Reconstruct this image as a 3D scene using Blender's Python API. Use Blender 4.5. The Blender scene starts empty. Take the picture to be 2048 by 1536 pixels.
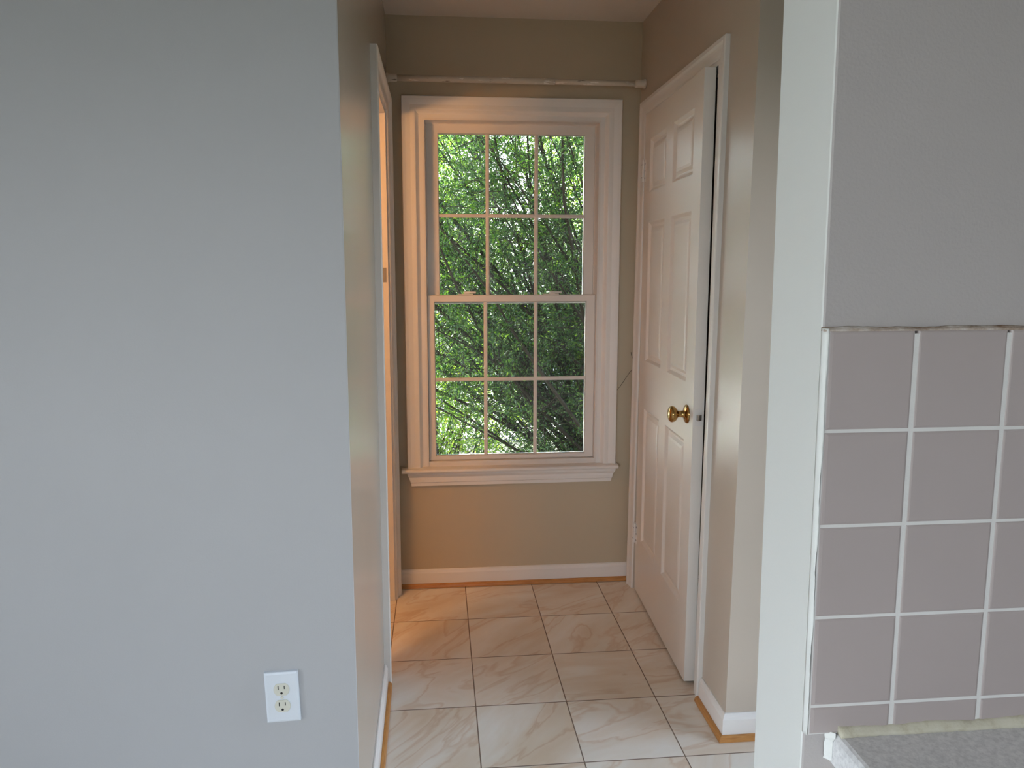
import bpy, bmesh, math, random
import numpy as np
from mathutils import Vector, Matrix

rng = np.random.default_rng(7)
random.seed(7)
COL = bpy.context.scene.collection
PI = math.pi

# ------------------------------------------------------------------ materials
def new_mat(name):
    m = bpy.data.materials.new(name); m.use_nodes = True
    nt = m.node_tree; nt.nodes.clear()
    out = nt.nodes.new('ShaderNodeOutputMaterial')
    return m, nt, out

def N(nt, t, **kw):
    n = nt.nodes.new(t)
    for k, v in kw.items(): setattr(n, k, v)
    return n

def coord(nt, scale=(1, 1, 1), rot=(0, 0, 0)):
    tc = N(nt, 'ShaderNodeNewGeometry')
    mp = N(nt, 'ShaderNodeMapping')
    mp.inputs['Scale'].default_value = scale
    mp.inputs['Rotation'].default_value = rot
    nt.links.new(tc.outputs['Position'], mp.inputs['Vector'])
    return mp.outputs['Vector']

def ramp(nt, fac, stops):
    r = N(nt, 'ShaderNodeValToRGB'); nt.links.new(fac, r.inputs['Fac'])
    el = r.color_ramp.elements
    while len(el) < len(stops): el.new(0.5)
    for e, (p, c) in zip(el, stops):
        e.position = p; e.color = (c[0], c[1], c[2], 1)
    return r.outputs['Color']

def noise(nt, vec, scale, detail=3, rough=.5, dist=0):
    n = N(nt, 'ShaderNodeTexNoise'); n.inputs['Scale'].default_value = scale
    n.inputs['Detail'].default_value = detail; n.inputs['Roughness'].default_value = rough
    n.inputs['Distortion'].default_value = dist
    nt.links.new(vec, n.inputs['Vector'])
    return n.outputs['Fac']

def bump(nt, h, strength, dist):
    b = N(nt, 'ShaderNodeBump'); b.inputs['Strength'].default_value = strength
    b.inputs['Distance'].default_value = dist; nt.links.new(h, b.inputs['Height'])
    return b.outputs['Normal']

def painted(name, col, rough=.5, var=.04, bscale=220, bstr=.15, spec=.5, bdist=.0006, coat=0, coat_rough=.2):
    m, nt, out = new_mat(name)
    b = N(nt, 'ShaderNodeBsdfPrincipled')
    v = coord(nt)
    f = noise(nt, v, 1.7, 4)
    c0 = [x * (1 - var) for x in col]; c1 = [min(1, x * (1 + var)) for x in col]
    nt.links.new(ramp(nt, f, [(.3, c0), (.7, c1)]), b.inputs['Base Color'])
    b.inputs['Roughness'].default_value = rough
    b.inputs['Specular IOR Level'].default_value = spec
    b.inputs['Coat Weight'].default_value = coat
    b.inputs['Coat Roughness'].default_value = coat_rough
    if bstr:
        nt.links.new(bump(nt, noise(nt, v, bscale, 2), bstr, bdist), b.inputs['Normal'])
    nt.links.new(b.outputs[0], out.inputs[0])
    return m

def plain(name, col, rough=.5, metal=0, spec=.5):
    m, nt, out = new_mat(name)
    b = N(nt, 'ShaderNodeBsdfPrincipled')
    b.inputs['Base Color'].default_value = (*col, 1)
    b.inputs['Roughness'].default_value = rough
    b.inputs['Metallic'].default_value = metal
    b.inputs['Specular IOR Level'].default_value = spec
    nt.links.new(b.outputs[0], out.inputs[0])
    return m

M = {}
M['white_wall'] = painted('cool_white_wall_paint', (.445, .447, .458), .55, .02, 260, .25)
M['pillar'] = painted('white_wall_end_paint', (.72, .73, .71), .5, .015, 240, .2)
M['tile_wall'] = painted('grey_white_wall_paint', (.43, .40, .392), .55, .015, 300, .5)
M['beige'] = painted('tan_wall_paint', (.52, .445, .325), .36, .03, 180, .18, .5)
M['beige_l'] = painted('tan_semigloss_wall_paint', (.45, .40, .345), .25, .02, 60, .08, 1.0)
M['beige_r'] = painted('tan_hall_wall_paint', (.52, .45, .375), .30, .03, 160, .15, .55)
M['ceiling'] = painted('ceiling_paint', (.73, .67, .60), .7, .02, 200, .3)
M['trim'] = painted('white_trim_enamel', (.80, .775, .745), .33, .02, 90, .08)
M['door'] = painted('white_door_enamel', (.83, .79, .74), .33, .02, 70, .06)
M['vinyl'] = painted('white_window_vinyl', (.76, .72, .68), .35, .01, 90, .03)
M['plastic'] = plain('white_plate_plastic', (.70, .745, .80), .35)
M['ivory'] = plain('ivory_receptacle_plastic', (.66, .65, .56), .4)
M['black'] = plain('black_slot', (.01, .01, .01), .6)
M['brass'] = plain('polished_brass', (.46, .28, .10), .12, 1)
M['steel'] = plain('dull_steel', (.45, .44, .42), .3, 1)
M['dark_metal'] = plain('tarnished_steel', (.12, .12, .12), .5, .8)
M['wire'] = plain('black_wire', (.02, .02, .02), .5)
M['bulb_base'] = plain('lamp_chrome', (.7, .7, .7), .2, 1)

def rod_mat():
    m, nt, out = new_mat('peeling_painted_rod')
    b = N(nt, 'ShaderNodeBsdfPrincipled'); v = coord(nt, (14, 60, 60))
    f = noise(nt, v, 1.0, 4, .6)
    nt.links.new(ramp(nt, f, [(.30, (.16, .13, .10)), (.38, (.60, .54, .45)), (.60, (.60, .54, .45)), (.66, (.86, .82, .76))]), b.inputs['Base Color'])
    b.inputs['Roughness'].default_value = .5
    nt.links.new(b.outputs[0], out.inputs[0]); return m
M['rod'] = rod_mat()

def oak_mat():
    m, nt, out = new_mat('golden_oak_wood')
    b = N(nt, 'ShaderNodeBsdfPrincipled'); v = coord(nt, (8, 8, 90))
    f = noise(nt, v, 3, 4, .6)
    nt.links.new(ramp(nt, f, [(.3, (.40, .17, .045)), (.7, (.56, .27, .085))]), b.inputs['Base Color'])
    b.inputs['Roughness'].default_value = .35
    nt.links.new(b.outputs[0], out.inputs[0]); return m
M['oak'] = oak_mat()

T = .3075; TX = .1101; TY = 2.8788
def floor_mat():
    m, nt, out = new_mat('marbled_beige_floor_tile')
    L = nt.links.new
    b = N(nt, 'ShaderNodeBsdfPrincipled')
    g = N(nt, 'ShaderNodeNewGeometry')
    mp = N(nt, 'ShaderNodeVectorMath', operation='SUBTRACT'); L(g.outputs['Position'], mp.inputs[0]); mp.inputs[1].default_value = (TX, TY, 0)
    dv = N(nt, 'ShaderNodeVectorMath', operation='SCALE'); L(mp.outputs[0], dv.inputs[0]); dv.inputs['Scale'].default_value = 1 / T
    fl = N(nt, 'ShaderNodeVectorMath', operation='FLOOR'); L(dv.outputs[0], fl.inputs[0])
    fr = N(nt, 'ShaderNodeVectorMath', operation='FRACTION'); L(dv.outputs[0], fr.inputs[0])
    wn = N(nt, 'ShaderNodeTexWhiteNoise', noise_dimensions='3D'); L(fl.outputs[0], wn.inputs['Vector'])
    # offset and turn the vein field for every tile
    off = N(nt, 'ShaderNodeVectorMath', operation='SCALE'); L(wn.outputs['Color'], off.inputs[0]); off.inputs['Scale'].default_value = 37
    ad = N(nt, 'ShaderNodeVectorMath', operation='ADD'); L(dv.outputs[0], ad.inputs[0]); L(off.outputs[0], ad.inputs[1])
    rt = N(nt, 'ShaderNodeVectorRotate', rotation_type='Z_AXIS'); L(ad.outputs[0], rt.inputs['Vector'])
    an = N(nt, 'ShaderNodeMath', operation='MULTIPLY'); L(wn.outputs['Value'], an.inputs[0]); an.inputs[1].default_value = 1.1
    an2 = N(nt, 'ShaderNodeMath', operation='ADD'); L(an.outputs[0], an2.inputs[0]); an2.inputs[1].default_value = -1.0
    L(an2.outputs[0], rt.inputs['Angle'])
    st = N(nt, 'ShaderNodeMapping'); st.inputs['Scale'].default_value = (.6, 1.9, 1); L(rt.outputs[0], st.inputs['Vector'])
    n1 = noise(nt, st.outputs[0], 1.15, 4, .5, .55)
    veins = ramp(nt, n1, [(.36, (.86, .835, .78)), (.47, (.83, .78, .70)), (.505, (.73, .61, .50)), (.53, (.83, .77, .69)), (.62, (.80, .72, .62)), (.72, (.86, .83, .77))])
    n2 = noise(nt, st.outputs[0], .8, 4, .55, .3)
    cl = ramp(nt, n2, [(.42, (1, 1, 1)), (.66, (.84, .74, .63))])
    mx = N(nt, 'ShaderNodeMix', data_type='RGBA', blend_type='MULTIPLY'); mx.inputs[0].default_value = .8
    L(veins, mx.inputs[6]); L(cl, mx.inputs[7])
    # grout
    sx = N(nt, 'ShaderNodeSeparateXYZ'); L(fr.outputs[0], sx.inputs[0])
    def edge(sock):
        a = N(nt, 'ShaderNodeMath', operation='SUBTRACT'); L(sock, a.inputs[0]); a.inputs[1].default_value = .5
        c = N(nt, 'ShaderNodeMath', operation='ABSOLUTE'); L(a.outputs[0], c.inputs[0]); return c.outputs[0]
    mxx = N(nt, 'ShaderNodeMath', operation='MAXIMUM'); L(edge(sx.outputs[0]), mxx.inputs[0]); L(edge(sx.outputs[1]), mxx.inputs[1])
    gr = N(nt, 'ShaderNodeMapRange'); L(mxx.outputs[0], gr.inputs['Value'])
    gr.inputs['From Min'].default_value = .4925; gr.inputs['From Max'].default_value = .4955
    m2 = N(nt, 'ShaderNodeMix', data_type='RGBA'); L(gr.outputs[0], m2.inputs[0]); L(mx.outputs[2], m2.inputs[6]); m2.inputs[7].default_value = (.22, .16, .115, 1)
    L(m2.outputs[2], b.inputs['Base Color'])
    ro = N(nt, 'ShaderNodeMapRange'); L(gr.outputs[0], ro.inputs['Value']); ro.inputs['To Min'].default_value = .33; ro.inputs['To Max'].default_value = .8
    L(ro.outputs[0], b.inputs['Roughness'])
    inv = N(nt, 'ShaderNodeMath', operation='SUBTRACT'); inv.inputs[0].default_value = 1; L(gr.outputs[0], inv.inputs[1])
    L(bump(nt, inv.outputs[0], .5, .0015), b.inputs['Normal'])
    L(b.outputs[0], out.inputs[0]); return m
M['floor'] = floor_mat()

M['tile'] = painted('dusty_mauve_ceramic', (.40, .347, .335), .30, .03, 25, .06, .5)
M['grout'] = painted('pale_grout', (.66, .65, .635), .8, .05, 400, .3)
def caulk_mat(name, a, b_, c, s):
    m, nt, out = new_mat(name)
    b = N(nt, 'ShaderNodeBsdfPrincipled'); v = coord(nt, (1, 1, 1))
    nt.links.new(ramp(nt, noise(nt, v, s, 5, .7), [(.36, a), (.48, b_), (.66, c)]), b.inputs['Base Color'])
    b.inputs['Roughness'].default_value = .5
    nt.links.new(bump(nt, noise(nt, v, 300, 3), .5, .001), b.inputs['Normal'])
    nt.links.new(b.outputs[0], out.inputs[0]); return m
M['caulk_yellow'] = caulk_mat('yellowed_caulk', (.48, .44, .33), (.56, .53, .42), (.60, .57, .47), 40)
M['caulk_dirty'] = caulk_mat('grimy_caulk', (.20, .12, .07), (.42, .34, .28), (.66, .62, .58), 28)
def laminate():
    m, nt, out = new_mat('speckled_grey_laminate')
    b = N(nt, 'ShaderNodeBsdfPrincipled'); v = coord(nt)
    nt.links.new(ramp(nt, noise(nt, v, 160, 4, .7), [(.35, (.62, .62, .63)), (.55, (.76, .76, .77)), (.7, (.84, .84, .84))]), b.inputs['Base Color'])
    b.inputs['Roughness'].default_value = .38
    nt.links.new(b.outputs[0], out.inputs[0]); return m
M['laminate'] = laminate()
M['cabinet'] = painted('cabinet_enamel', (.7, .68, .64), .4)

def glass_mat():
    m, nt, out = new_mat('window_glass')
    L = nt.links.new
    t = N(nt, 'ShaderNodeBsdfTransparent'); t.inputs[0].default_value = (.94, .955, .96, 1)
    g = N(nt, 'ShaderNodeBsdfGlossy'); g.inputs['Roughness'].default_value = .01
    d = N(nt, 'ShaderNodeBsdfTranslucent'); d.inputs[0].default_value = (.8, .86, .85, 1)
    v = coord(nt)
    f = noise(nt, v, 5, 4, .65, .8)
    r = N(nt, 'ShaderNodeMapRange'); L(f, r.inputs['Value']); r.inputs['From Min'].default_value = .45; r.inputs['From Max'].default_value = .75
    r.inputs['To Min'].default_value = .0012; r.inputs['To Max'].default_value = .006
    m1 = N(nt, 'ShaderNodeMixShader'); L(r.outputs[0], m1.inputs[0]); L(t.outputs[0], m1.inputs[1]); L(d.outputs[0], m1.inputs[2])
    fr = N(nt, 'ShaderNodeFresnel'); fr.inputs['IOR'].default_value = 1.45
    m2 = N(nt, 'ShaderNodeMixShader'); L(fr.outputs[0], m2.inputs[0]); L(m1.outputs[0], m2.inputs[1]); L(g.outputs[0], m2.inputs[2])
    L(m2.outputs[0], out.inputs[0]); return m
M['glass'] = glass_mat()

def leaf_mat(name, c0, c1, c2, trans=.55, tcol=(1.5, 1.45, .35)):
    m, nt, out = new_mat(name)
    L = nt.links.new
    g = N(nt, 'ShaderNodeNewGeometry')
    col = ramp(nt, g.outputs['Random Per Island'], [(0, c0), (.55, c1), (1, c2)])
    b = N(nt, 'ShaderNodeBsdfPrincipled'); b.inputs['Roughness'].default_value = .38
    L(col, b.inputs['Base Color'])
    t = N(nt, 'ShaderNodeBsdfTranslucent')
    mx = N(nt, 'ShaderNodeMix', data_type='RGBA', blend_type='MULTIPLY'); mx.inputs[0].default_value = 1
    L(col, mx.inputs[6]); mx.inputs[7].default_value = (*tcol, 1); L(mx.outputs[2], t.inputs[0])
    s = N(nt, 'ShaderNodeMixShader'); s.inputs[0].default_value = trans
    L(b.outputs[0], s.inputs[1]); L(t.outputs[0], s.inputs[2]); L(s.outputs[0], out.inputs[0]); return m
M['leaf'] = leaf_mat('small_green_leaf', (.010, .036, .016), (.024, .072, .026), (.085, .16, .04), .45, (2.3, 2.1, .45))
M['leaf_far'] = leaf_mat('yellow_green_leaf', (.10, .21, .03), (.19, .33, .05), (.36, .44, .10), .55, (1.5, 1.5, .5))
M['bark'] = painted('dark_shrub_bark', (.022, .018, .013), .9, .3, 40, .5, .2)
def ground_mat():
    m, nt, out = new_mat('lawn_grass')
    b = N(nt, 'ShaderNodeBsdfPrincipled'); v = coord(nt)
    nt.links.new(ramp(nt, noise(nt, v, 9, 5, .7), [(.3, (.055, .055, .04)), (.6, (.09, .095, .06)), (.8, (.14, .14, .09))]), b.inputs['Base Color'])
    b.inputs['Roughness'].default_value = .9
    nt.links.new(b.outputs[0], out.inputs[0]); return m
M['lawn'] = ground_mat()
M['concrete'] = painted('pale_driveway_concrete', (.62, .60, .56), .85, .06, 30, .3)
M['patio'] = painted('grey_paving', (.22, .225, .23), .9, .1, 30, .3)
M['siding'] = painted('exterior_siding', (.6, .58, .52), .6)

# ------------------------------------------------------------------ mesh helpers
def link(o, parent=None):
    COL.objects.link(o)
    if parent is not None: o.parent = parent
    return o

def mesh_obj(name, verts, faces, mat, parent=None, smooth=False, mats=None, fmi=None, bevel=0, loc=None):
    me = bpy.data.meshes.new(name)
    me.from_pydata([tuple(v) for v in verts], [], faces)
    for m in (mats or [mat]): me.materials.append(m)
    if fmi:
        for p, i in zip(me.polygons, fmi): p.material_index = i
    bm = bmesh.new(); bm.from_mesh(me); bmesh.ops.recalc_face_normals(bm, faces=bm.faces); bm.to_mesh(me); bm.free()
    if smooth:
        for p in me.polygons: p.use_smooth = True
    o = bpy.data.objects.new(name, me)
    link(o, parent)
    if loc: o.location = loc
    if bevel:
        b = o.modifiers.new('bevel', 'BEVEL'); b.width = bevel; b.segments = 3; b.limit_method = 'ANGLE'; b.angle_limit = .6
        b.harden_normals = False
    return o

class MB:
    def __init__(s): s.v = []; s.f = []; s.m = []
    def add(s, vs, fs, mi=0):
        o = len(s.v); s.v += [tuple(v) for v in vs]; s.f += [tuple(i + o for i in f) for f in fs]; s.m += [mi] * len(fs); return s
    def box(s, x0, x1, y0, y1, z0, z1, mi=0):
        vs = [(x, y, z) for z in (z0, z1) for y in (y0, y1) for x in (x0, x1)]
        return s.add(vs, [(0, 2, 3, 1), (4, 5, 7, 6), (0, 1, 5, 4), (2, 6, 7, 3), (0, 4, 6, 2), (1, 3, 7, 5)], mi)
    def prism(s, poly, z0, z1, lean=(0, 0), mi=0, side_mi=None):
        n = len(poly)
        vs = [(x, y, z0) for x, y in poly] + [(x + lean[0], y + lean[1], z1) for x, y in poly]
        fs = [tuple(range(n - 1, -1, -1)), tuple(range(n, 2 * n))] + [(i, (i + 1) % n, n + (i + 1) % n, n + i) for i in range(n)]
        o = len(s.m); s.add(vs, fs, mi)
        if side_mi:
            for k, v in side_mi.items(): s.m[o + 2 + k] = v
        return s
    def loops(s, loops, closed=True, cap=False, mi=0):
        n = len(loops[0]); vs = [p for l in loops for p in l]; fs = []
        for a in range(len(loops) - 1):
            for i in range(n if closed else n - 1):
                j = (i + 1) % n
                fs.append((a * n + i, a * n + j, (a + 1) * n + j, (a + 1) * n + i))
        if cap: fs += [tuple(range(n)), tuple(range((len(loops) - 1) * n, len(loops) * n))]
        return s.add(vs, fs, mi)
    def tube(s, pts, rad, sides=8, mi=0, cap=True):
        pts = [Vector(p) for p in pts]; ls = []
        up = Vector((0, 0, 1))
        for i, p in enumerate(pts):
            d = (pts[min(i + 1, len(pts) - 1)] - pts[max(i - 1, 0)]).normalized()
            a = d.cross(up if abs(d.z) < .95 else Vector((1, 0, 0))).normalized(); b = d.cross(a)
            r = rad[i] if isinstance(rad, (list, tuple)) else rad
            ls.append([p + a * (r * math.cos(t)) + b * (r * math.sin(t)) for t in [2 * PI * k / sides for k in range(sides)]])
        return s.loops(ls, True, cap, mi)
    def lathe(s, prof, o, axis, n=28, mi=0):
        # prof: (distance along axis, radius)
        ax = Vector(axis).normalized(); a = ax.cross(Vector((0, 0, 1)) if abs(ax.z) < .9 else Vector((1, 0, 0))).normalized(); b = ax.cross(a); o = Vector(o)
        ls = [[o + ax * d + a * (r * math.cos(2 * PI * k / n)) + b * (r * math.sin(2 * PI * k / n)) for k in range(n)] for d, r in prof]
        return s.loops(ls, True, True, mi)
    def build(s, name, mat, parent=None, smooth=False, bevel=0, mats=None, loc=None):
        return mesh_obj(name, s.v, s.f, mat, parent, smooth, mats, s.m if mats else None, bevel, loc)

def struct(o): o['kind'] = 'structure'; return o
def thing(o, label, cat, group=None, kind=None):
    o['label'] = label; o['category'] = cat
    if group: o['group'] = group
    if kind: o['kind'] = kind
    return o
def empty(name, loc=(0, 0, 0), rz=0):
    o = bpy.data.objects.new(name, None); COL.objects.link(o); o.location = loc; o.rotation_euler = (0, 0, rz)
    o.empty_display_size = .05; return o

def rect_loops(x0, x1, z0, z1, prof, u=False, plane='Y'):
    """nested rectangles; prof = [(inset, depth coordinate)]; u = open at the bottom"""
    out = []
    for i, y in prof:
        zb = z0 if u else z0 + i
        pts = [(x0 + i, y, zb), (x0 + i, y, z1 - i), (x1 - i, y, z1 - i), (x1 - i, y, zb)]
        out.append(pts)
    return out

# ------------------------------------------------------------------ camera
C_YAW, C_PITCH, C_ROLL, C_H = .0889, -.1315, -.0007, 1.4532
c, s_ = math.cos(C_YAW), math.sin(C_YAW)
Fv = Vector((s_ * math.cos(C_PITCH), c * math.cos(C_PITCH), math.sin(C_PITCH)))
Rv = Vector((c, -s_, 0)); Uv = Rv.cross(Fv)
R2 = Rv * math.cos(C_ROLL) + Uv * math.sin(C_ROLL); U2 = -Rv * math.sin(C_ROLL) + Uv * math.cos(C_ROLL)
cam = bpy.data.cameras.new('camera'); cam.sensor_width = 36; cam.lens = 1452.186 * 36 / 2048
cam.shift_x = 18.43 / 2048; cam.shift_y = -37.2 / 2048; cam.clip_start = .02; cam.clip_end = 200
co = bpy.data.objects.new('camera', cam); COL.objects.link(co)
co.matrix_world = Matrix(((R2.x, U2.x, -Fv.x, 0), (R2.y, U2.y, -Fv.y, 0), (R2.z, U2.z, -Fv.z, C_H), (0, 0, 0, 1)))
bpy.context.scene.camera = co

# ------------------------------------------------------------------ setting
D = 3.218            # inner face of the end wall
CZ = 2.505           # ceiling height
RW = .8765           # right hallway wall at the floor (leans out a little upwards)
RLEAN = .0062
LWX = -.204          # left hallway wall

struct(MB().box(-3.1, 1.85, -3.1, 3.36, -.06, 0).build('floor', M['floor']))
struct(MB().box(-3.1, 1.85, -3.1, 3.36, CZ, CZ + .1).build('ceiling', M['ceiling']))

# end wall with the window hole
b = MB()
hx0, hx1, hz0, hz1 = -.062, .724, .555, 2.095
b.box(LWX - 1.5, hx0, D, 3.36, 0, CZ); b.box(hx1, 1.75, D, 3.36, 0, CZ)
b.box(hx0, hx1, D, 3.36, 0, hz0); b.box(hx0, hx1, D, 3.36, hz1, CZ)
struct(b.build('wall_back', M['beige']))

# left hallway wall with door opening Y 2.47..3.095
DY0, DY1, DZ = 2.47, 3.097, 2.100
b = MB()
b.prism([(-.1942, 1.67), (-.2035, DY0), (-.31, DY0), (-.31, 1.67)], 0, CZ)
b.prism([(-.2035, DY0), (LWX, DY1), (-.31, DY1), (-.31, DY0)], DZ, CZ)
b.prism([(LWX, DY1), (LWX, D), (-.31, D), (-.31, DY1)], 0, CZ)
struct(b.build('wall_left', M['beige_l']))

# wall facing the camera on the left; its end returns into the hallway
b = MB(); b.prism([(-3.0, 1.55), (-.1952, 1.55), (-.19355, 1.5507), (-.19285, 1.5525), (-.1942, 1.67), (-3.0, 1.67)], 0, CZ, side_mi={3: 1})
o = b.build('wall_near_left', None, mats=[M['white_wall'], M['beige_l']]); struct(o)

# right hallway wall (door opening) with its outside corner, leaning slightly
ly = RLEAN * CZ
RY0, RY1, RZ = 2.291, 3.112, 2.105
b = MB()
b.prism([(RW, 2.031), (RW, RY0), (RW + .12, RY0), (RW + .12, 2.15), (1.75, 2.15), (1.75, 2.031)], 0, CZ, lean=(ly, 0))
hb = RLEAN * RZ
b.prism([(RW + hb, RY0), (RW + hb, RY1), (RW + .12 + hb, RY1), (RW + .12 + hb, RY0)], RZ, CZ, lean=(ly - hb, 0))
b.prism([(RW, RY1), (RW, D), (RW + .12, D), (RW + .12, RY1)], 0, CZ, lean=(ly, 0))
struct(b.build('wall_right', M['beige_r']))

# closet behind the right door
b = MB(); b.box(1.55, 1.60, 2.15, D, 0, CZ)
struct(b.build('wall_closet', M['beige']))

# short wall carrying the tile, its end painted white
PLX = .4326; PL = -.0085
b = MB()
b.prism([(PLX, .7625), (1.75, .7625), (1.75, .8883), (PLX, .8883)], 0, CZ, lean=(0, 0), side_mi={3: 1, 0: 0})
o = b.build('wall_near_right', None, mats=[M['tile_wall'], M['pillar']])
for v in o.data.vertices:
    if v.co.x < 1: v.co.x += PL * v.co.z
struct(o)
bv = o.modifiers.new('bevel', 'BEVEL'); bv.width = .003; bv.segments = 2; bv.limit_method = 'ANGLE'

# far sides of the room the camera stands in
EY0, EY1, EZ0, EZ1 = .96, 1.98, .06, 2.08
b = MB(); b.box(1.75, 1.85, -3.1, EY0, 0, CZ); b.box(1.75, 1.85, EY1, 3.36, 0, CZ); b.box(1.75, 1.85, EY0, EY1, EZ1, CZ); b.box(1.75, 1.85, EY0, EY1, 0, EZ0)
struct(b.build('wall_east', M['white_wall']))
g = empty('door_4_fill', (1.80, (EY0 + EY1) / 2, EZ0)); struct(g); eo = (1.80, (EY0 + EY1) / 2, EZ0)  # unseen glazed door, added to let more daylight into the hallway
b = MB(); b.box(1.78, 1.82, EY0, EY0 + .09, EZ0, EZ1); b.box(1.78, 1.82, EY1 - .09, EY1, EZ0, EZ1); b.box(1.78, 1.82, EY0 + .09, EY1 - .09, EZ0, EZ0 + .15); b.box(1.78, 1.82, EY0 + .09, EY1 - .09, EZ1 - .09, EZ1)
b.v = [(v[0] - eo[0], v[1] - eo[1], v[2] - eo[2]) for v in b.v]; b.build('door_frame', M['door'], g)
b = MB(); b.box(1.798, 1.802, EY0 + .085, EY1 - .085, EZ0 + .145, EZ1 - .085)
b.v = [(v[0] - eo[0], v[1] - eo[1], v[2] - eo[2]) for v in b.v]; b.build('pane', M['glass'], g)
QX0, QX1, QZ0, QZ1 = -2.8, -.2, .85, 2.10
b = MB(); b.box(-3.1, QX0, -3.1, -3.0, 0, CZ); b.box(QX1, 1.85, -3.1, -3.0, 0, CZ); b.box(QX0, QX1, -3.1, -3.0, 0, QZ0); b.box(QX0, QX1, -3.1, -3.0, QZ1, CZ)
struct(b.build('wall_rear', M['white_wall']))
g = empty('window_2', ((QX0 + QX1) / 2, -3.05, QZ0)); struct(g); qo = ((QX0 + QX1) / 2, -3.05, QZ0)
b = MB()
for k in range(4):
    x = QX0 + .03 + (QX1 - QX0 - .06) * k / 3; b.box(x - .03, x + .03, -3.08, -3.03, QZ0, QZ1)
b.box(QX0, QX1, -3.078, -3.032, QZ0, QZ0 + .06); b.box(QX0, QX1, -3.078, -3.032, QZ1 - .06, QZ1)
b.v = [(v[0] - qo[0], v[1] - qo[1], v[2] - qo[2]) for v in b.v]; b.build('window_frame', M['vinyl'], g)
b = MB(); b.box(QX0 + .03, QX1 - .03, -3.057, -3.053, QZ0 + .03, QZ1 - .03)
b.v = [(v[0] - qo[0], v[1] - qo[1], v[2] - qo[2]) for v in b.v]; b.build('pane', M['glass'], g)
GY0, GY1, GZ0, GZ1 = -2.85, .35, .06, 2.08
b = MB(); b.box(-3.1, -3.0, -3.0, GY0, 0, CZ); b.box(-3.1, -3.0, GY1, 1.67, 0, CZ); b.box(-3.1, -3.0, GY0, GY1, GZ1, CZ); b.box(-3.1, -3.0, GY0, GY1, 0, GZ0)
struct(b.build('wall_west', M['white_wall']))
# sliding glass door in it
g = empty('door_3', (-3.05, (GY0 + GY1) / 2, GZ0)); struct(g)
def loc_build(b, name, mat, par, org, **k):
    b.v = [(v[0] - org[0], v[1] - org[1], v[2] - org[2]) for v in b.v]
    return b.build(name, mat, par, **k)
org = (-3.05, (GY0 + GY1) / 2, GZ0)
for a, c2, x in ((GY0, (GY0 + GY1) / 2 + .03, -3.07), ((GY0 + GY1) / 2 - .03, GY1, -3.03)):
    b = MB(); w = .06
    b.box(x - .015, x + .015, a, a + w, GZ0, GZ1); b.box(x - .015, x + .015, c2 - w, c2, GZ0, GZ1)
    b.box(x - .015, x + .015, a + w, c2 - w, GZ0, GZ0 + w); b.box(x - .015, x + .015, a + w, c2 - w, GZ1 - w, GZ1)
    loc_build(b, 'sliding_panel', M['vinyl'], g, org)
    loc_build(MB().box(x - .003, x + .003, a + w, c2 - w, GZ0 + w, GZ1 - w), 'pane', M['glass'], g, org)

# side room behind the left doorway, where the warm lamp hangs
b = MB(); b.box(-1.70, -1.60, 1.67, 3.36, 0, CZ)
struct(b.build('wall_bathroom', M['beige']))

# ------------------------------------------------------------------ baseboards and oak shoe moulding
def base_run(name, path, mat, prof):
    """sweep (offset from wall, z) profile along a floor path; wall is to the left of the path direction"""
    loops = []
    n = len(path)
    for i in range(n):
        p = Vector(path[i])
        def nrm(a, c_): d = (Vector(c_) - Vector(a)).normalized(); return Vector((d.y, -d.x))
        if i == 0: m_ = nrm(path[0], path[1]); k = 1
        elif i == n - 1: m_ = nrm(path[-2], path[-1]); k = 1
        else:
            n1, n2 = nrm(path[i - 1], path[i]), nrm(path[i], path[i + 1]); m_ = (n1 + n2).normalized(); k = 1 / max(.2, m_.dot(n1))
        loops.append([(p.x + m_.x * o_ * k, p.y + m_.y * o_ * k, z) for o_, z in prof])
    b = MB(); b.loops(loops, True, True)
    return struct(b.build(name, mat))
BASE = [(0, .002), (.013, .002), (.013, .066), (.010, .072), (.0085, .078), (.004, .083), (0, .083)]
SHOE = [(.0135, .0005), (.027, .0005), (.0265, .006), (.0245, .0115), (.0205, .016), (.0165, .0175), (.0135, .018)]
runs = {
    'back': [(LWX + .012, D), (RW + .001, D)],
    'left': [(-.1929, 1.552), (-.1936, 1.67), (-.2027, DY0 - .06)],
    'right': [(RW + .0006, RY0 - .062), (RW + .0006, 2.031), (1.745, 2.031)],
}
# order so that the room is to the right of travel
base_run('baseboard_back', runs['back'], M['trim'], BASE); base_run('trim_back', runs['back'], M['oak'], SHOE)
base_run('baseboard_left', runs['left'], M['trim'], BASE); base_run('trim_left', runs['left'], M['oak'], SHOE)
r_ = [(x, y) for x, y in runs['right']][::-1]
def flip(prof): return prof
base_run('baseboard_right', [(1.745, 2.031), (RW + .0006, 2.031), (RW + .0006, RY0 - .062)][::-1], M['trim'], [(o_, z) for o_, z in BASE])
base_run('trim_right', [(1.745, 2.031), (RW + .0006, 2.031), (RW + .0006, RY0 - .062)][::-1], M['oak'], SHOE)

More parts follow.
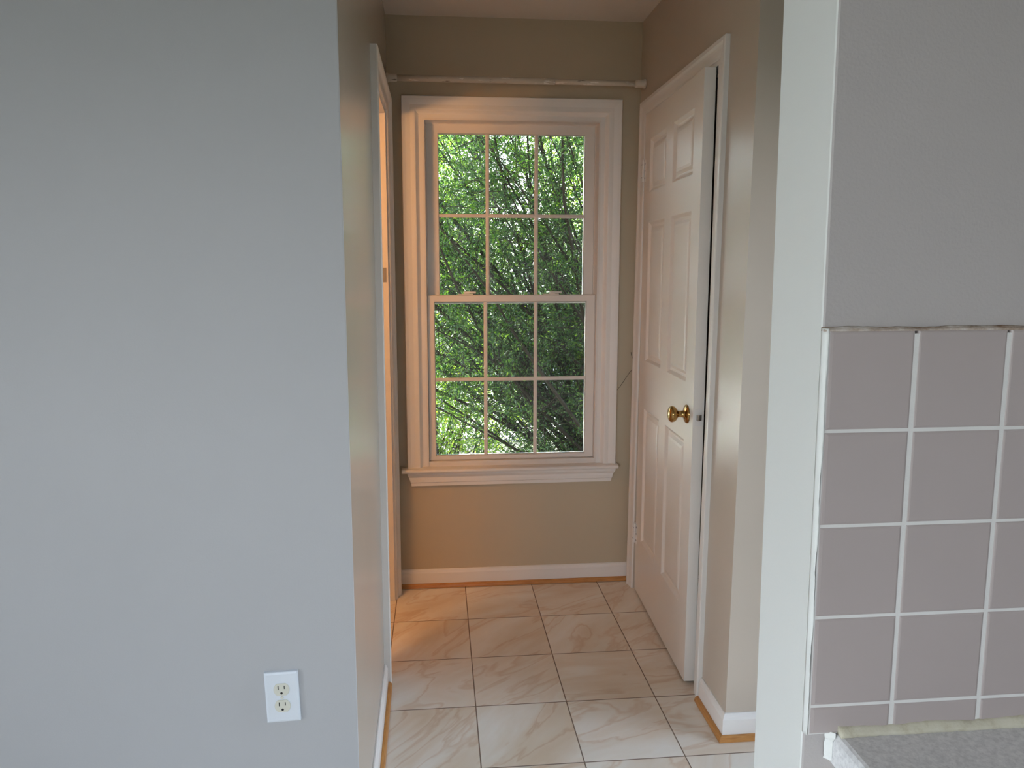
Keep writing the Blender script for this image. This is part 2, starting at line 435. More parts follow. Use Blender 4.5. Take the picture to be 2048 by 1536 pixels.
# ------------------------------------------------------------------ window
win = empty('window_1', (.33, D, .567)); struct(win); WO = (.33, D, .567)
def wb(b, name, mat, par=win, org=WO, **k): return loc_build(b, name, mat, par, org, **k)
cx0, cx1, cz0, cz1 = -.1446, .8065, .5665, 2.180
b = MB()
b.loops(rect_loops(cx0, cx1, cz0, cz1, [(0, D), (0, D - .019), (.003, D - .022), (.016, D - .021), (.036, D - .018), (.052, D - .019), (.057, D - .0185), (.060, D - .015), (.066, D - .007), (.070, D - .003), (.072, D - .0018), (.0885, D - .0018)], True), False)
wb(b, 'casing', M['trim'])
fx0, fx1, fz1 = cx0 + .0885, cx1 - .0885, cz1 - .0865
b = MB()
b.loops(rect_loops(fx0, fx1, .568, fz1, [(0, D + .006), (0, D - .001), (.0075, D - .001), (.0085, D + .001), (.0100, D + .055), (.013, D + .062), (.0145, D + .10), (.026, D + .102), (.026, D + .112), (0, D + .112), (0, D + .006)], True), False)
wb(b, 'window_frame', M['vinyl'])
# frame sill under the lower sash
wb(MB().box(fx0 + .002, fx1 - .002, D + .004, D + .115, .562, .5885), 'frame_sill', M['vinyl'], bevel=.002)
def sash(name, x0, x1, z0, z1, y0, y1, gx0, gx1, gz0, gz1, bars):
    b = MB()
    def L(x, xx, z, zz, y): return [(x, y, z), (x, y, zz), (xx, y, zz), (xx, y, z)]
    q = .003
    b.loops([L(x0, x1, z0, z1, y1), L(x0, x1, z0, z1, y0 + q), L(x0 + q, x1 - q, z0 + q, z1 - q, y0),
             L(gx0 - .003, gx1 + .003, gz0 - .003, gz1 + .003, y0), L(gx0, gx1, gz0, gz1, y0 + .007), L(gx0, gx1, gz0, gz1, y1 - .004),
             L(gx0 - .003, gx1 + .003, gz0 - .003, gz1 + .003, y1), L(x0, x1, z0, z1, y1)], True)
    s_o = wb(b, name, M['vinyl'])
    org = WO
    ym = y0 + .013
    loc_build(MB().box(gx0 - .004, gx1 + .004, ym, ym + .004, gz0 - .004, gz1 + .004), 'pane', M['glass'], s_o, org)
    b = MB(); w = .0082
    for k in (1, 2):
        x = gx0 + (gx1 - gx0) * k / 3 + bars[k - 1]
        b.loops([[(x - w, ym - .001, z), (x - w, ym - .005, z), (x - w * .5, ym - .008, z), (x + w * .5, ym - .008, z), (x + w, ym - .005, z), (x + w, ym - .001, z)] for z in (gz0, gz1)], True, True)
    zc = (gz0 + gz1) / 2 + bars[2]
    b.loops([[(x, ym - .001, zc - w), (x, ym - .0048, zc - w), (x, ym - .0078, zc - w * .5), (x, ym - .0078, zc + w * .5), (x, ym - .0048, zc + w), (x, ym - .001, zc + w)] for x in (gx0, gx1)], True, True)
    loc_build(b, 'grille', M['vinyl'], s_o, org)
    return s_o
up = sash('upper_sash', fx0 + .012, fx1 - .012, 1.300, fz1 - .010, D + .062, D + .094, .0105, .660, 1.338, 2.0405, (-.002, .000, 0))
lo = sash('lower_sash', fx0 + .0095, fx1 - .0095, .5895, 1.3405, D + .020, D + .050, -.0140, .6665, .6115, 1.3085, (-.001, -.001, 0))
up['label'] = 'white vinyl upper sash set further back'; lo['label'] = 'white vinyl lower sash in front'
# cam locks on the meeting rail
for x in (.128, .513):
    b = MB(); z0 = 1.3407
    b.box(x - .038, x + .030, D + .024, D + .046, z0, z0 + .004)
    b.lathe([(0, .013), (.006, .013), (.008, .011)], (x, D + .034, z0 + .003), (0, 0, 1), 20)
    b.prism([(x - .012, D + .026), (x + .040, D + .020), (x + .043, D + .028), (x + .010, D + .044), (x - .012, D + .042)], z0 + .0065, z0 + .0150)
    loc_build(b, 'sash_lock', M['plastic'] if False else M['vinyl'], lo, WO, bevel=.0012)
# stool (inner sill) and apron
st = MB(); sx0, sx1 = -.172, .816
prof = [(D + .018, .5665), (D - .040, .5665), (D - .046, .5645), (D - .050, .5600), (D - .050, .5545), (D - .046, .5495), (D - .040, .5475), (D - .034, .5475), (D - .030, .5440), (D - .022, .5430), (D - .0005, .5430), (D - .0005, .5475), (D + .018, .5475)]
st.loops([[(x, y, z) for y, z in prof] for x in (sx0 + .002, sx1 - .002)], True, True)
wb(st, 'window_sill', M['trim'], bevel=.0015)
ap = MB(); ax0, ax1 = -.146, .806
# apron: moulded board whose returns slope inwards at the ends
P = [(D, .543, 0), (D - .026, .543, 0), (D - .026, .535, .001), (D - .022, .528, .004), (D - .017, .522, .009), (D - .018, .512, .011), (D - .018, .500, .014), (D - .014, .496, .016), (D - .014, .482, .018), (D, .482, .018)]
ap.loops([[(ax0 + i, y, z) for y, z, i in P], [(ax1 - i, y, z) for y, z, i in P]], True, True)
wb(ap, 'apron', M['trim'])

# tension rod above the window
rod = empty('tension_rod', (.335, D - .075, 2.235))
thing(rod, 'thin peeling painted tension rod spanning the hallway above the window', 'curtain rod')
ro = (.335, D - .075, 2.235)
xr0, xr1 = LWX, RW + RLEAN * 2.233
loc_build(MB().tube([(xr0 + .006, D - .075, 2.235), (.05, D - .075, 2.2345), (.42, D - .075, 2.234), (.5, D - .075, 2.2335)], .0128, 18), 'outer_tube', M['rod'], rod, ro, smooth=True)
loc_build(MB().tube([(.5, D - .075, 2.2335), (.7, D - .075, 2.233), (xr1 - .006, D - .075, 2.2325)], .0110, 18), 'inner_tube', M['rod'], rod, ro, smooth=True)
for x, s in ((xr0, 1), (xr1, -1)):
    e_ = loc_build(MB().lathe([(0.0005, .017), (.004, .019), (.010, .019), (.014, .0165), (.045, .0150), (.048, .0125)], (x, D - .075, 2.2340 if s > 0 else 2.2325), (s, 0, 0), 22), 'end_cap', M['rod'], rod, ro, smooth=True)

# thin wire beside the window
b = MB(); pts = [(.8075, D - .004, .903), (.825, D - .006, .925), (.850, D - .006, .962), (.8675, D - .008, .990), (.879, D - .030, 1.010), (.872, D - .045, 1.045), (.861, D - .05, 1.072), (.859, D - .05, 1.085)]
b.tube(pts, .0009, 6)
thing(b.build('wire', M['wire'], smooth=True), 'thin dark wire curling from the window casing to the right door casing', 'wire')

# ------------------------------------------------------------------ right door: casing, jamb and open leaf
dr = empty('door_1', (RW, (RY0 + RY1) / 2, 0)); struct(dr); DO = (RW, (RY0 + RY1) / 2, 0)
def wallx(z): return RW + RLEAN * z * .35 + .002
def casing_u(name, y0, y1, zt, prof, xf, par, org, mat):
    """door casing; prof = [(inset from outer edge, protrusion from wall)], xf(z, protrusion) gives x"""
    b = MB(); ls = []
    for i, p in prof:
        ls.append([(xf(0, p, y0), y0 + i, .0), (xf(zt, p, y0), y0 + i, zt - i), (xf(zt, p, y1), y1 - i, zt - i), (xf(0, p, y1), y1 - i, 0.0)])
    b.loops(ls, False)
    return loc_build(b, name, mat, par, org)
CAS = [(0, -.004), (0, .016), (.003, .018), (.014, .018), (.022, .0145), (.030, .0125), (.046, .0105), (.053, .009), (.056, .007), (.057, -.003)]
RCY0, RCY1, RCZ = 2.2325, 3.170, 2.158
casing_u('casing', RCY0, RCY1, RCZ, CAS, lambda z, p, y: RW + .001 + RLEAN * z - p, dr, DO, M['trim'])
b = MB(); jx0, jx1 = RW + .0085, RW + .128
b.box(jx0, jx1, RY0 - .001, RY0 + .018, 0, RZ); b.box(jx0, jx1, RY1 - .018, RY1 + .001, 0, RZ); b.box(jx0, jx1, RY0 + .018, RY1 - .018, RZ - .018, RZ)
# stops
b.box(jx0 + .038, jx0 + .07, RY0 + .018, RY0 + .029, 0, RZ - .018); b.box(jx0 + .038, jx0 + .07, RY1 - .029, RY1 - .018, 0, RZ - .018); b.box(jx0 + .038, jx0 + .07, RY0 + .029, RY1 - .029, RZ - .029, RZ - .018)
loc_build(b, 'jamb', M['trim'], dr, DO)
b = MB()
for z in (.94, .98): b.box(jx0 + .010, jx0 + .030, RY0 + .0175, RY0 + .0195, z - .003, z + .003)
b.box(jx0 + .006, jx0 + .034, RY0 + .0172, RY0 + .0186, .93, .99)
loc_build(b, 'strike_plate', M['dark_metal'], dr, DO)

LA = Vector((.8495, 2.331)); LB = Vector((.8795, 3.092))
ldir = (LB - LA).normalized(); LWd = (LB - LA).length
ang = math.atan2(ldir.y, ldir.x)   # local x runs from latch edge to hinge edge; local -y... faces room
leafz0, leafz1 = .010, 2.0865
# leaf in local coords: x 0..LWd, y: 0 (hallway face) .. -TH behind, z
TH = .037
def leaf_mesh():
    b = MB()
    cols = [(.092, .335), (.428, .672)]; rows = [(.262, .862), (1.066, 1.648), (1.768, 1.982)]
    xs = sorted({0, LWd} | {v for c_ in cols for v in c_}); zs = sorted({leafz0, leafz1} | {v for r in rows for v in r})
    for side, y, sgn in ((0, 0.0, -1), (1, -TH, 1)):
        for i in range(len(xs) - 1):
            for j in range(len(zs) - 1):
                x0, x1, z0, z1 = xs[i], xs[i + 1], zs[j], zs[j + 1]
                if (x0, x1) in cols and (z0, z1) in rows:
                    prof = [(0, 0), (.003, .0015), (.012, .009), (.017, .0105), (.022, .0105), (.034, .0045), (.044, .003), (.046, .003)]
                    ls = []
                    for ins, dp in prof:
                        yy = y + sgn * dp
                        ls.append([(x0 + ins, yy, z0 + ins), (x1 - ins, yy, z0 + ins), (x1 - ins, yy, z1 - ins), (x0 + ins, yy, z1 - ins)])
                    b.loops(ls, True)
                    b.add(ls[-1], [(0, 1, 2, 3)])
                else:
                    b.add([(x0, y, z0), (x1, y, z0), (x1, y, z1), (x0, y, z1)], [(0, 1, 2, 3)])
    for x in (0, LWd): b.add([(x, 0, leafz0), (x, -TH, leafz0), (x, -TH, leafz1), (x, 0, leafz1)], [(0, 1, 2, 3)])
    for z in (leafz0, leafz1): b.add([(0, 0, z), (LWd, 0, z), (LWd, -TH, z), (0, -TH, z)], [(0, 1, 2, 3)])
    return b
def leafw(b, name, mat, par, smooth=False, bevel=0):
    o = b.build(name, mat, par, smooth=smooth, bevel=bevel)
    bm = bmesh.new(); bm.from_mesh(o.data); bmesh.ops.remove_doubles(bm, verts=bm.verts, dist=1e-5); bmesh.ops.recalc_face_normals(bm, faces=bm.faces); bm.to_mesh(o.data); bm.free()
    return o
leaf = leafw(leaf_mesh(), 'door_leaf', M['door'], dr, bevel=.0015)
leaf['label'] = 'white six panel door leaf standing slightly ajar'
leaf.location = (LA.x - DO[0], LA.y - DO[1], 0); leaf.rotation_euler = (0, 0, ang)
kz = .958; kx_ = .066
kb = MB().lathe([(0, .0325), (.002, .0325), (.005, .031), (.008, .026), (.010, .018), (.012, .0125), (.030, .0105), (.034, .013), (.038, .020), (.044, .0262), (.052, .0285), (.058, .0270), (.063, .0215), (.0655, .012), (.0662, .002)], (kx_, 0, kz), (0, 1, 0), 32)
knob = kb.build('door_knob', M['brass'], leaf, smooth=True); knob['label'] = 'polished brass round knob'
kb = MB().lathe([(0, .0325), (.002, .0325), (.008, .026), (.012, .0125), (.030, .0105), (.038, .020), (.044, .0262), (.052, .0285), (.058, .0270), (.063, .0215), (.0662, .002)], (kx_, -TH, kz), (0, -1, 0), 32)
kb.build('door_knob', M['brass'], leaf, smooth=True)
b = MB(); b.box(-.0008, .0005, -TH + .006, -.006, kz - .028, kz + .028)
lp = b.build('latch_plate', M['trim'], leaf)
b = MB(); b.prism([(-.0125, -.0125), (-.0125, -.019), (-.0005, -.0300), (-.0005, -.0115)], kz - .0095, kz + .0095)
lb = b.build('latch_bolt', M['steel'], leaf, bevel=.0008)
# hinges on the far edge, painted over
for hz in (.270, 1.865):
    b = MB(); hx = LWd + .0045
    for k in range(5): b.lathe([(0, .0058), (.0005, .0064), (.0168, .0064), (.0173, .0058)], (hx, .0050, hz - .044 + k * .0176), (0, 0, 1), 14)
    b.lathe([(0, .003), (.002, .0055), (.004, .005)], (hx, .0050, hz + .044), (0, 0, 1), 14)
    b.box(LWd - .0205, LWd - .0005, -.0004, .0012, hz - .044, hz + .044)
    h = b.build('hinge', M['trim'], leaf)
    b = MB()
    for dz in (-.030, 0, .030): b.lathe([(0, .0042), (.0008, .0035)], (LWd - .011, .0012, hz + dz), (0, 1, 0), 12)
    for dz in (-.0265, .0265): b.box(hx - .007, hx + .007, .0108, .0116, hz + dz - .0012, hz + dz + .0012)
    sc = b.build('hinge_screw', M['dark_metal'], h)

# ------------------------------------------------------------------ left doorway
dl = empty('door_2', (LWX, (DY0 + DY1) / 2, 0)); struct(dl); LO = (LWX, (DY0 + DY1) / 2, 0)
CASL = [(0, -.003), (0, .022), (.003, .0255), (.012, .0255), (.018, .022), (.024, .0150), (.030, .0125), (.050, .0115), (.056, .0100), (.058, .008), (.058, -.001)]
casing_u('casing', DY0 - .053, DY1 + .053, DZ + .056, CASL, lambda z, p, y: -.2042 + p, dl, LO, M['trim'])
b = MB(); b.box(-.312, -.2045, DY0 + .001, DY0 + .018, 0, DZ - .001); b.box(-.312, -.2045, DY1 - .018, DY1 - .001, 0, DZ - .001); b.box(-.312, -.2045, DY0 + .018, DY1 - .018, DZ - .018, DZ - .001)
b.box(-.275, -.245, DY0 + .018, DY0 + .029, 0, DZ - .018); b.box(-.275, -.245, DY1 - .029, DY1 - .018, 0, DZ - .018); b.box(-.275, -.245, DY0 + .029, DY1 - .029, DZ - .029, DZ - .018)
loc_build(b, 'jamb', M['trim'], dl, LO)
b = MB(); b.box(-.236, -.212, DY1 - .0195, DY1 - .0175, 1.40, 1.46)
loc_build(b, 'strike_plate', M['steel'], dl, LO)

# ------------------------------------------------------------------ outlet
oy = 1.55
ol = empty('wall_outlet', (-.3555, oy, .510)); thing(ol, 'white duplex wall outlet low on the pale blue-grey wall', 'outlet')
b = MB()
W2, H2 = .0365, .0593
b.loops([[(sx * (W2 - i), -d, sz * (H2 - i)) for sx, sz in ((-1, -1), (1, -1), (1, 1), (-1, 1))] for i, d in ((0, 0), (0, .0062), (.0010, .0076), (.0045, .0092))], True)
b.add([(sx * (W2 - .0045), -.0092, sz * (H2 - .0045)) for sx, sz in ((-1, -1), (1, -1), (1, 1), (-1, 1))], [(0, 1, 2, 3)])
pl = b.build('cover_plate', M['plastic'], ol); pl.rotation_euler = (0, math.radians(-1.6), 0)
for sz in (-1, 1):
    b = MB(); zc = sz * .0195
    pts = []
    for k in range(40):
        t = 2 * PI * k / 40; x = .0172 * math.cos(t); z = .0172 * math.sin(t); z = max(-.0142, min(.0142, z)); pts.append((x, z))
    b.loops([[(x * s, -y, zc + z * s) for x, z in pts] for y, s in ((.0080, 1), (.0102, 1), (.0110, .96))], True, True)
    r = b.build('receptacle', M['ivory'], ol); r.rotation_euler = pl.rotation_euler
    b = MB()
    b.box(-.0078, -.0058, -.0114, -.0100, zc + .0005, zc + .0095); b.box(.0056, .0074, -.0114, -.0100, zc + .0015, zc + .0090)
    b.lathe([(0, .0027), (.0012, .0027)], (-.0002, -.0102, zc - .0080), (0, -1, 0), 16)
    b.build('slot', M['black'], r)
b = MB().lathe([(0, .0036), (.0012, .0033), (.0016, .002)], (0, -.0090, 0), (0, -1, 0), 18)
sc = b.build('screw', M['ivory'], ol, smooth=True)

# ------------------------------------------------------------------ backsplash
K = .1095; KX = .5277; GZ = 1.2743; BY = .7625; BZ0 = .9105; BZ1 = 1.3868
bs = empty('tile_backsplash', (1.0, BY, BZ0)); thing(bs, 'square mauve-grey ceramic wall tile backsplash above the countertop', 'backsplash')
BO = (1.0, BY, BZ0)
def edge_x(z): return PLX + PL * z - .0005
b = MB(); z0s, z1s = BZ0, BZ1 - .004
b.prism([(0, 0), (0, 0), (0, 0)], 0, 0) if False else None
b.add([(edge_x(z) + (.003), y, z) for z in (z0s, z1s) for y in (BY - .0004, BY - .0078)] + [(1.7475, y, z) for z in (z0s, z1s) for y in (BY - .0004, BY - .0078)],
      [(0, 1, 3, 2), (4, 5, 7, 6), (0, 4, 5, 1), (2, 3, 7, 6), (1, 5, 7, 3), (0, 2, 6, 4)])
loc_build(b, 'grout', M['grout'], bs, BO)
# tiles as one field
b = MB(); gw, gh = .0017, .0010
xcols = [(None, KX - gw)] + [(KX + i * K + gw, KX + (i + 1) * K - gw) for i in range(11)]
zrows = [(GZ + gh, BZ1)] + [(GZ - (j + 1) * K + gh, GZ - j * K - gh) for j in range(3)] + [(BZ0, GZ - 3 * K - gh)]
for xi, (xa, xb) in enumerate(xcols):
    for (za, zb) in zrows:
        tilt = lambda z: -.0060 * (z - 1.1)     # columns lean a touch like the wall end
        ls = []
        jit = [rng.uniform(-.0004, .0004) for _ in range(3)]
        for ins, dp in ((0, .0035), (0, .0065), (.0006, .0076), (.0018, .0084), (.0035, .0088)):
            l = []
            for cx_, cz_ in ((0, 0), (1, 0), (1, 1), (0, 1)):
                z = (za + ins) if cz_ == 0 else (zb - ins)
                if cx_ == 0: x = (edge_x(z) + .0035 + ins * 1.6) if xa is None else xa + tilt(z) + ins
                else: x = xb + tilt(z) - ins
                l.append((x + jit[0], BY - dp + jit[1] * .5, z + (jit[2] * .6 if 0 else 0)))
            ls.append(l)
        b.loops(ls, True); b.add(ls[-1], [(0, 1, 2, 3)])
loc_build(b, 'tiles', M['tile'], bs, BO)
# ragged painted caulk down the left edge
b = MB(); zz = np.linspace(BZ0, BZ1 + .002, 70); ls = []
for k, z in enumerate(zz):
    w = .0012 + .0014 * min(1, max(0, (z - .95) / .3)) + .0008 * math.sin(z * 61) + rng.uniform(-.0006, .0006)
    if z > 1.28: w += .0012
    ex = edge_x(z)
    ls.append([(ex - .0008, BY - .0004, z), (ex - .0012, BY - .0045, z), (ex + .0005, BY - .0078, z), (ex + w * .6, BY - .0094, z), (ex + w, BY - .0090, z), (ex + w + .001, BY - .005, z), (ex + .004, BY - .0004, z)])
b.loops(ls, True, True)
loc_build(b, 'edge_caulk', M['pillar'], bs, BO, smooth=True)
# dirty bead along the top
b = MB(); ls = []
for k, x in enumerate(np.linspace(edge_x(1.387) - .001, 1.745, 170)):
    h = .0016 + .0009 * math.sin(x * 73) * math.sin(x * 31) + rng.uniform(-.0003, .0003)
    ls.append([(x, BY - .0004, BZ1 - .001), (x, BY - .0082, BZ1 - .001), (x, BY - .0086, BZ1 + h * .4), (x, BY - .006, BZ1 + h), (x, BY - .001, BZ1 + h + .001), (x, BY - .0004, BZ1 + h + .002)])
b.loops(ls, True, True)
o = loc_build(b, 'top_caulk', M['caulk_dirty'], bs, BO, smooth=True); o['label'] = 'grimy chipped bead of caulk'
b = MB(); ls = []
for k, x in enumerate(np.linspace(.463, 1.745, 190)):
    h = .0085 + .0012 * math.sin(x * 57) + rng.uniform(-.0008, .0008)
    d = .0135 + rng.uniform(-.0008, .0008)
    ls.append([(x, BY - .005, .9102), (x, BY - d - .004, .9102), (x, BY - d - .001, .9102 + h * .35), (x, BY - d + .002, .9102 + h * .8), (x, BY - .0085, .9102 + h), (x, BY - .005, .9102 + h)])
b.loops(ls, True, True)
o = loc_build(b, 'bottom_caulk', M['caulk_yellow'], bs, BO, smooth=True); o['label'] = 'yellowed bead of caulk'

# ------------------------------------------------------------------ countertop and cabinet under it
ct = empty('countertop', (1.1, .44, .87)); thing(ct, 'speckled grey laminate countertop meeting the tiled wall', 'countertop')
CO = (1.1, .44, .87)
b = MB()
x0, x1, y0, y1 = .4565, 1.746, .125, BY - .0006
ls = []
for ins, z in ((0.004, .871), (.0, .8745), (0, .9), (.002, .905), (.006, .9088), (.010, .91)):
    ls.append([(x0 + ins, y0 + ins, z), (x1, y0 + ins, z), (x1, y1, z), (x0 + ins, y1, z)])
b.loops(ls, True, True)
loc_build(b, 'slab', M['laminate'], ct, CO)
b = MB(); zb = [(.8995, .4545), (.9025, .455), (.907, .458), (.9115, .4625)]
ls = []
for k, z in enumerate(np.linspace(.878, .9125, 12)):
    ww = .0035 + rng.uniform(-.0008, .001)
    ls.append([(x0 - .0005 + (z > .905) * .003, BY - .0012, z), (x0 - .0035 - ww * .3, BY - .0014, z), (x0 - .003 - ww, BY - .005, z), (x0 - .0005 + (z > .905) * .003, BY - .012, z)])
b.loops(ls, True, True)
o = loc_build(b, 'torn_caulk', M['pillar'], ct, CO); o['label'] = 'white flake of torn caulk'
cb = empty('base_cabinet', (1.1, .46, 0)); thing(cb, 'pale base cabinet standing under the grey laminate countertop', 'cabinet')
KO = (1.1, .46, 0)
b = MB(); b.box(.480, 1.745, .175, BY - .002, .10, .8705); b.box(.50, 1.74, .24, BY - .002, .0005, .10)
loc_build(b, 'body', M['cabinet'], cb, KO)
for k in range(3):
    xa = .49 + k * .415
    b = MB(); b.box(xa, xa + .400, .155, .1745, .13, .84)
    d_ = loc_build(b, 'door', M['cabinet'], cb, KO, bevel=.003)
    loc_build(MB().lathe([(0, .007), (.012, .006), (.018, .013), (.025, .012)], (xa + .36, .1552, .74), (0, -1, 0), 18), 'knob', M['steel'], d_, KO, smooth=True)

# ------------------------------------------------------------------ vanity lamp in the side room
vl = empty('vanity_lamp', (-.95, 1.71, 1.87)); thing(vl, 'bathroom vanity lamp with warm glowing bulbs behind the left doorway', 'lamp')
VO = (-.95, 1.71, 1.87)
em, nt, out = new_mat('warm_bulb'); e = N(nt, 'ShaderNodeEmission'); e.inputs[0].default_value = (1, .47, .16, 1); e.inputs[1].default_value = 150
nt.links.new(e.outputs[0], out.inputs[0]); M['bulb'] = em
loc_build(MB().box(-1.17, -.73, 1.6705, 1.695, 1.82, 1.92), 'back_plate', M['bulb_base'], vl, VO, bevel=.004)
for x in (-1.08, -.95, -.82):
    loc_build(MB().lathe([(0, .02), (.02, .018), (.035, .016)], (x, 1.695, 1.87), (0, 1, 0), 18), 'socket', M['bulb_base'], vl, VO)
    R = .036
    loc_build(MB().lathe([(R - R * math.cos(t), max(.001, R * math.sin(t))) for t in [PI * k / 12 for k in range(13)]], (x, 1.7302, 1.87), (0, 1, 0), 20), 'bulb', M['bulb'], vl, VO, smooth=True)

# ------------------------------------------------------------------ outdoors
GZ_ = -.45
struct(MB().box(-40, 40, -40, 60, GZ_ - .1, GZ_).build('ground', M['lawn']))
thing(MB().box(-18, 20, 7.9, 13.6, GZ_ + .0005, GZ_ + .03).build('driveway', M['concrete']), 'pale sunlit concrete driveway glimpsed through the shrub stems', 'driveway')
# outside skin of the house; unseen upper storey and roof added for shade
b = MB(); b.box(-3.1, hx0, 3.362, 3.40, GZ_, 5.4); b.box(hx1, 1.85, 3.362, 3.40, GZ_, 5.4); b.box(hx0, hx1, 3.362, 3.40, GZ_, hz0 - .01); b.box(hx0, hx1, 3.362, 3.40, hz1, 5.4)
struct(b.build('wall_exterior', M['siding']))
struct(MB().box(-3.1, 1.85, -3.1, 3.361, 2.61, 5.4).build('wall_upper_shade', M['siding']))
struct(MB().box(-3.5, 2.2, -3.4, 3.80, 5.401, 5.55).build('roof_shade', M['siding']))

def leaves(pts, dirs, size, name, mat, parent):
    n = len(pts)
    L = size * rng.uniform(.6, 1.3, n)[:, None]; W = L * rng.uniform(.32, .5, n)[:, None]
    d = dirs + rng.normal(0, .55, (n, 3)); d /= np.linalg.norm(d, axis=1)[:, None]
    r = rng.normal(0, 1, (n, 3)); sd = np.cross(d, r); sd /= np.linalg.norm(sd, axis=1)[:, None]
    nn = np.cross(d, sd)
    a = pts; b_ = pts + d * L * .5 + sd * W * .5 + nn * W * .15; c_ = pts + d * L; e_ = pts + d * L * .5 - sd * W * .5 + nn * W * .15
    V = np.stack([a, b_, c_, e_], 1).reshape(-1, 3)
    me = bpy.data.meshes.new(name)
    me.vertices.add(n * 4); me.vertices.foreach_set('co', V.ravel().astype(np.float32))
    me.loops.add(n * 6); me.polygons.add(n * 2)
    base = (np.arange(n) * 4)[:, None]
    idx = (base + np.array([[0, 1, 2, 0, 2, 3]])).ravel()
    me.loops.foreach_set('vertex_index', idx.astype(np.int32))
    me.polygons.foreach_set('loop_start', (np.arange(n * 2) * 3).astype(np.int32))
    me.update(calc_edges=True); me.validate()
    me.materials.append(mat)
    o = bpy.data.objects.new(name, me); link(o, parent); o['kind'] = 'stuff'
    return o

def shrub(name, root, label, nst, spread, length, leafmat, nleaf, lsize, lean, start=.35, thick=.011, cat='shrub', group=None):
    r = empty(name, root); thing(r, label, cat, group)
    P_, D_ = [], []
    for k in range(nst):
        az = rng.uniform(0, 2 * PI); t = spread * rng.uniform(0.05, 1) ** .7
        d0 = Vector((math.sin(t) * math.cos(az) + lean[0], math.sin(t) * math.sin(az) * .75 + lean[1], math.cos(t) + .15)).normalized()
        Lk = length * rng.uniform(.7, 1.1)
        p = Vector((rng.normal(0, .14), rng.normal(0, .14), 0)); d = d0.copy(); pts = [p.copy()]; rad = [thick * rng.uniform(.7, 1.25)]
        r0 = rad[0]; nseg = 12
        b = MB()
        bend = Vector((rng.normal(0, .05), rng.normal(0, .05), rng.uniform(-.03, .07)))
        for s in range(nseg):
            d = (d + bend + Vector(rng.normal(0, .05, 3))).normalized(); p = p + d * (Lk / nseg); p.y = max(p.y, 4.02 - root[1]); pts.append(p.copy()); rad.append(r0 * (1 - .85 * (s + 1) / nseg))
            u = (s + 1) / nseg
            ntw = 5 if u > start else (2 if rng.uniform() < .7 else 1)
            for q in range(ntw):
                td = (d * .5 + Vector(rng.normal(0, .7, 3))).normalized(); tl = length * rng.uniform(.06, .17); tp = p - d * (Lk / nseg) * rng.uniform(0, 1); tpts = [tp.copy()]
                for w in range(3):
                    td = (td + Vector(rng.normal(0, .22, 3))).normalized(); tp = tp + td * tl / 3; tp.y = max(tp.y, 3.98 - root[1]); tpts.append(tp.copy())
                b.tube(tpts, [.0028, .0022, .0017, .001], 3, cap=False)
                if u > start or rng.uniform() < .15:
                    wgt = int(6 + 16 * min(1, (u - start + .25)))
                    for z in range(wgt):
                        f = rng.uniform(0, 1) ** .6 * 3; i = min(2, int(f)); a_ = tpts[i].lerp(tpts[i + 1], f - i)
                        P_.append(tuple(a_)); D_.append(tuple(td))
        b.tube(pts, rad, 6)
        b.build('stem', M['bark'], r, smooth=True)
    P_ = np.array(P_); D_ = np.array(D_)
    sel = rng.integers(0, len(P_), nleaf)
    pts = P_[sel] + rng.normal(0, lsize * .7, (nleaf, 3)); pts[:, 1] = np.maximum(pts[:, 1], 3.96 - root[1]); leaves(pts, D_[sel], lsize, 'foliage', leafmat, r)
    return r

shrub('shrub', (1.60, 4.95, GZ_ - .02), 'tall many-stemmed green shrub filling the view outside the window', 96, .72, 4.0, M['leaf'], 300000, .022, (-.52, .03), .22, .0165)
shrub('hedge', (2.9, 7.4, GZ_ - .02), 'dense dark green bush standing behind the stemmed shrub at right', 50, 1.0, 2.7, M['leaf'], 70000, .045, (-.05, 0), .2, .014, 'hedge')
shrub('leafy_bush', (.05, 6.5, GZ_ - .02), 'low sunlit yellow-green bush seen through the lower left panes', 30, 1.0, 1.5, M['leaf_far'], 15000, .040, (0, 0), .3, .008, 'bush')

def tree(root, label, h, cr, nleaf, ls, name='tree', low=.22, ncl=90, mat='leaf_far', cl=.24):
    r = empty(name, root); thing(r, label, 'tree', None)
    b = MB(); b.tube([(0, 0, 0), (.05, .03, h * .35), (-.05, .05, h * .75)], [.14, .10, .04], 10)
    ends = []
    for k in range(16):
        az = rng.uniform(0, 2 * PI); z0 = h * rng.uniform(low + .03, .7); e_ = Vector((cr * .75 * math.cos(az), cr * .75 * math.sin(az), z0 + h * rng.uniform(.1, .35)))
        m_ = Vector((0, 0, z0)).lerp(e_, .5) + Vector(rng.normal(0, .12, 3)); b.tube([(0, 0, z0), tuple(m_), tuple(e_)], [.04, .025, .008], 6)
    b.build('trunk', M['bark'], r, smooth=True)
    az = rng.uniform(0, 2 * PI, ncl); rr = cr * rng.uniform(.15, 1, ncl) ** .6; zz = h * rng.uniform(low, 1.0, ncl)
    k_ = np.clip(1.15 - np.abs(zz / h - .5) * 1.1, .3, 1)
    cc = np.stack([rr * k_ * np.cos(az), rr * k_ * np.sin(az), zz], 1)
    sel = rng.integers(0, ncl, nleaf); off = rng.normal(0, 1, (nleaf, 3)); off /= np.linalg.norm(off, axis=1)[:, None]; off *= (cr * cl) * rng.uniform(0, 1, nleaf)[:, None] ** .45
    leaves(cc[sel] + off, np.tile([0, 0, -.4], (nleaf, 1)), ls, 'foliage', M[mat], r)
    return r
tree((1.9, 6.9, GZ_), 'mostly unseen dark green tree added overhead to shade the shrub outside the window', 8.0, 4.2, 90000, .085, low=.48, ncl=260, mat='leaf', cl=.2)  # added with its crown above the view, to keep sky light off the stems
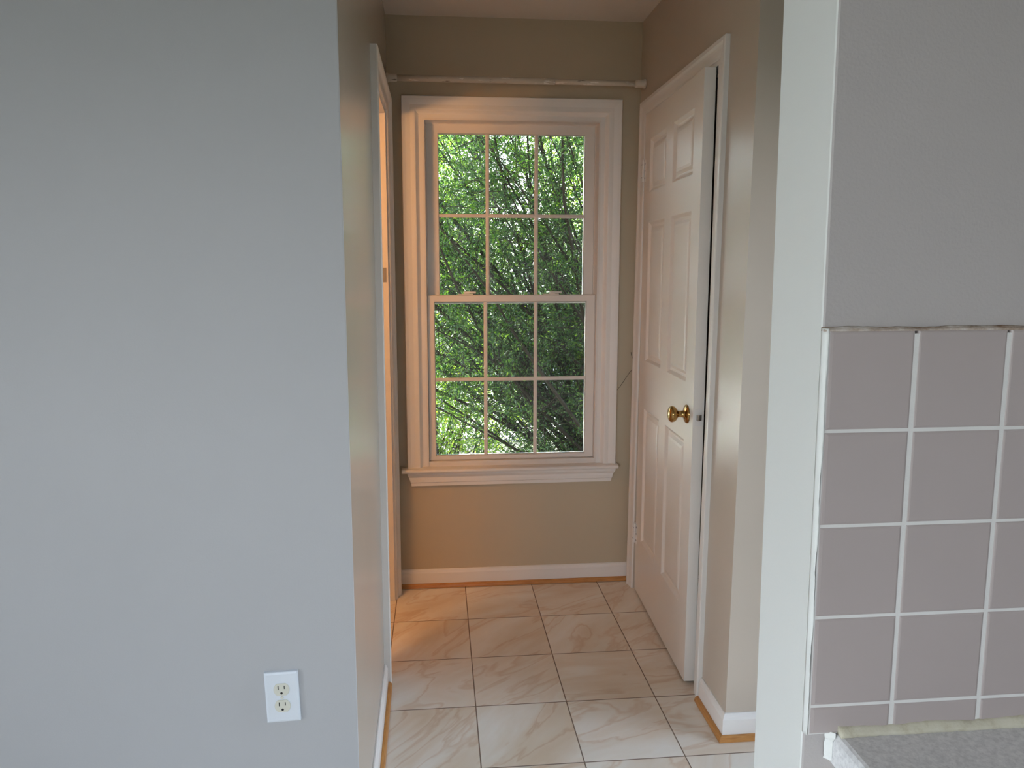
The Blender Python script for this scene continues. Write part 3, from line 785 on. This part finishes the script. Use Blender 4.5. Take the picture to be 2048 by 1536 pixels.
tree((.9, 14.4, GZ_), 'leafy green tree whose crown closes the view behind the shrub', 7.6, 2.7, 60000, .07)
tree((-.9, 16.5, GZ_), 'bright green tree standing beyond the driveway at upper left of the window', 6.0, 2.1, 15000, .11)

# ------------------------------------------------------------------ light
w = bpy.data.worlds.new('sky'); bpy.context.scene.world = w; w.use_nodes = True
nt = w.node_tree; nt.nodes.clear()
o_ = N(nt, 'ShaderNodeOutputWorld'); bg = N(nt, 'ShaderNodeBackground')
tc = N(nt, 'ShaderNodeTexCoord'); sp = N(nt, 'ShaderNodeSeparateXYZ'); nt.links.new(tc.outputs['Generated'], sp.inputs[0])
mr = N(nt, 'ShaderNodeMapRange'); nt.links.new(sp.outputs['Z'], mr.inputs['Value']); mr.inputs['From Min'].default_value = -.1; mr.inputs['From Max'].default_value = 1
nt.links.new(ramp(nt, mr.outputs[0], [(0, (.55, .62, .66)), (.12, (.93, .96, 1.0)), (.5, (.66, .80, 1.0)), (1, (.42, .64, 1.0))]), bg.inputs['Color'])
bg.inputs['Strength'].default_value = 5.5
nt.links.new(bg.outputs[0], o_.inputs[0])

sun = bpy.data.lights.new('sun', 'SUN'); sun.energy = 20; sun.angle = math.radians(.6); sun.color = (1, .95, .84)
so = bpy.data.objects.new('sun', sun); COL.objects.link(so)
sd = Vector((-.72, .66, .78)).normalized(); so.rotation_euler = sd.to_track_quat('Z', 'Y').to_euler(); so.location = (0, 8, 8)

def portal(name, loc, rot, sx, sy):
    l = bpy.data.lights.new(name, 'AREA'); l.shape = 'RECTANGLE'; l.size = sx; l.size_y = sy; l.cycles.is_portal = True
    o = bpy.data.objects.new(name, l); COL.objects.link(o); o.location = loc; o.rotation_euler = rot; return o
portal('door_portal', (-3.12, (GY0 + GY1) / 2, (GZ0 + GZ1) / 2), (0, -PI / 2, 0), GZ1 - GZ0, GY1 - GY0)
portal('rear_portal', ((QX0 + QX1) / 2, -3.12, (QZ0 + QZ1) / 2), (PI / 2, 0, 0), QX1 - QX0, QZ1 - QZ0)
portal('east_portal', (1.87, (EY0 + EY1) / 2, (EZ0 + EZ1) / 2), (0, PI / 2, 0), EZ1 - EZ0, EY1 - EY0)
portal('window_portal', ((hx0 + hx1) / 2, 3.42, (hz0 + hz1) / 2), (-PI / 2, 0, 0), hx1 - hx0, hz1 - hz0)

sc = bpy.context.scene
sc.view_settings.view_transform = 'Standard'; sc.view_settings.look = 'None'; sc.view_settings.gamma = 1
sc.view_settings.exposure = 1.05; sc.view_settings.use_curve_mapping = False
sc.cycles.use_denoising = True; sc.cycles.max_bounces = 10; sc.cycles.diffuse_bounces = 6; sc.cycles.transparent_max_bounces = 16
sc.cycles.sample_clamp_indirect = 6; sc.cycles.caustics_reflective = False; sc.cycles.caustics_refractive = False
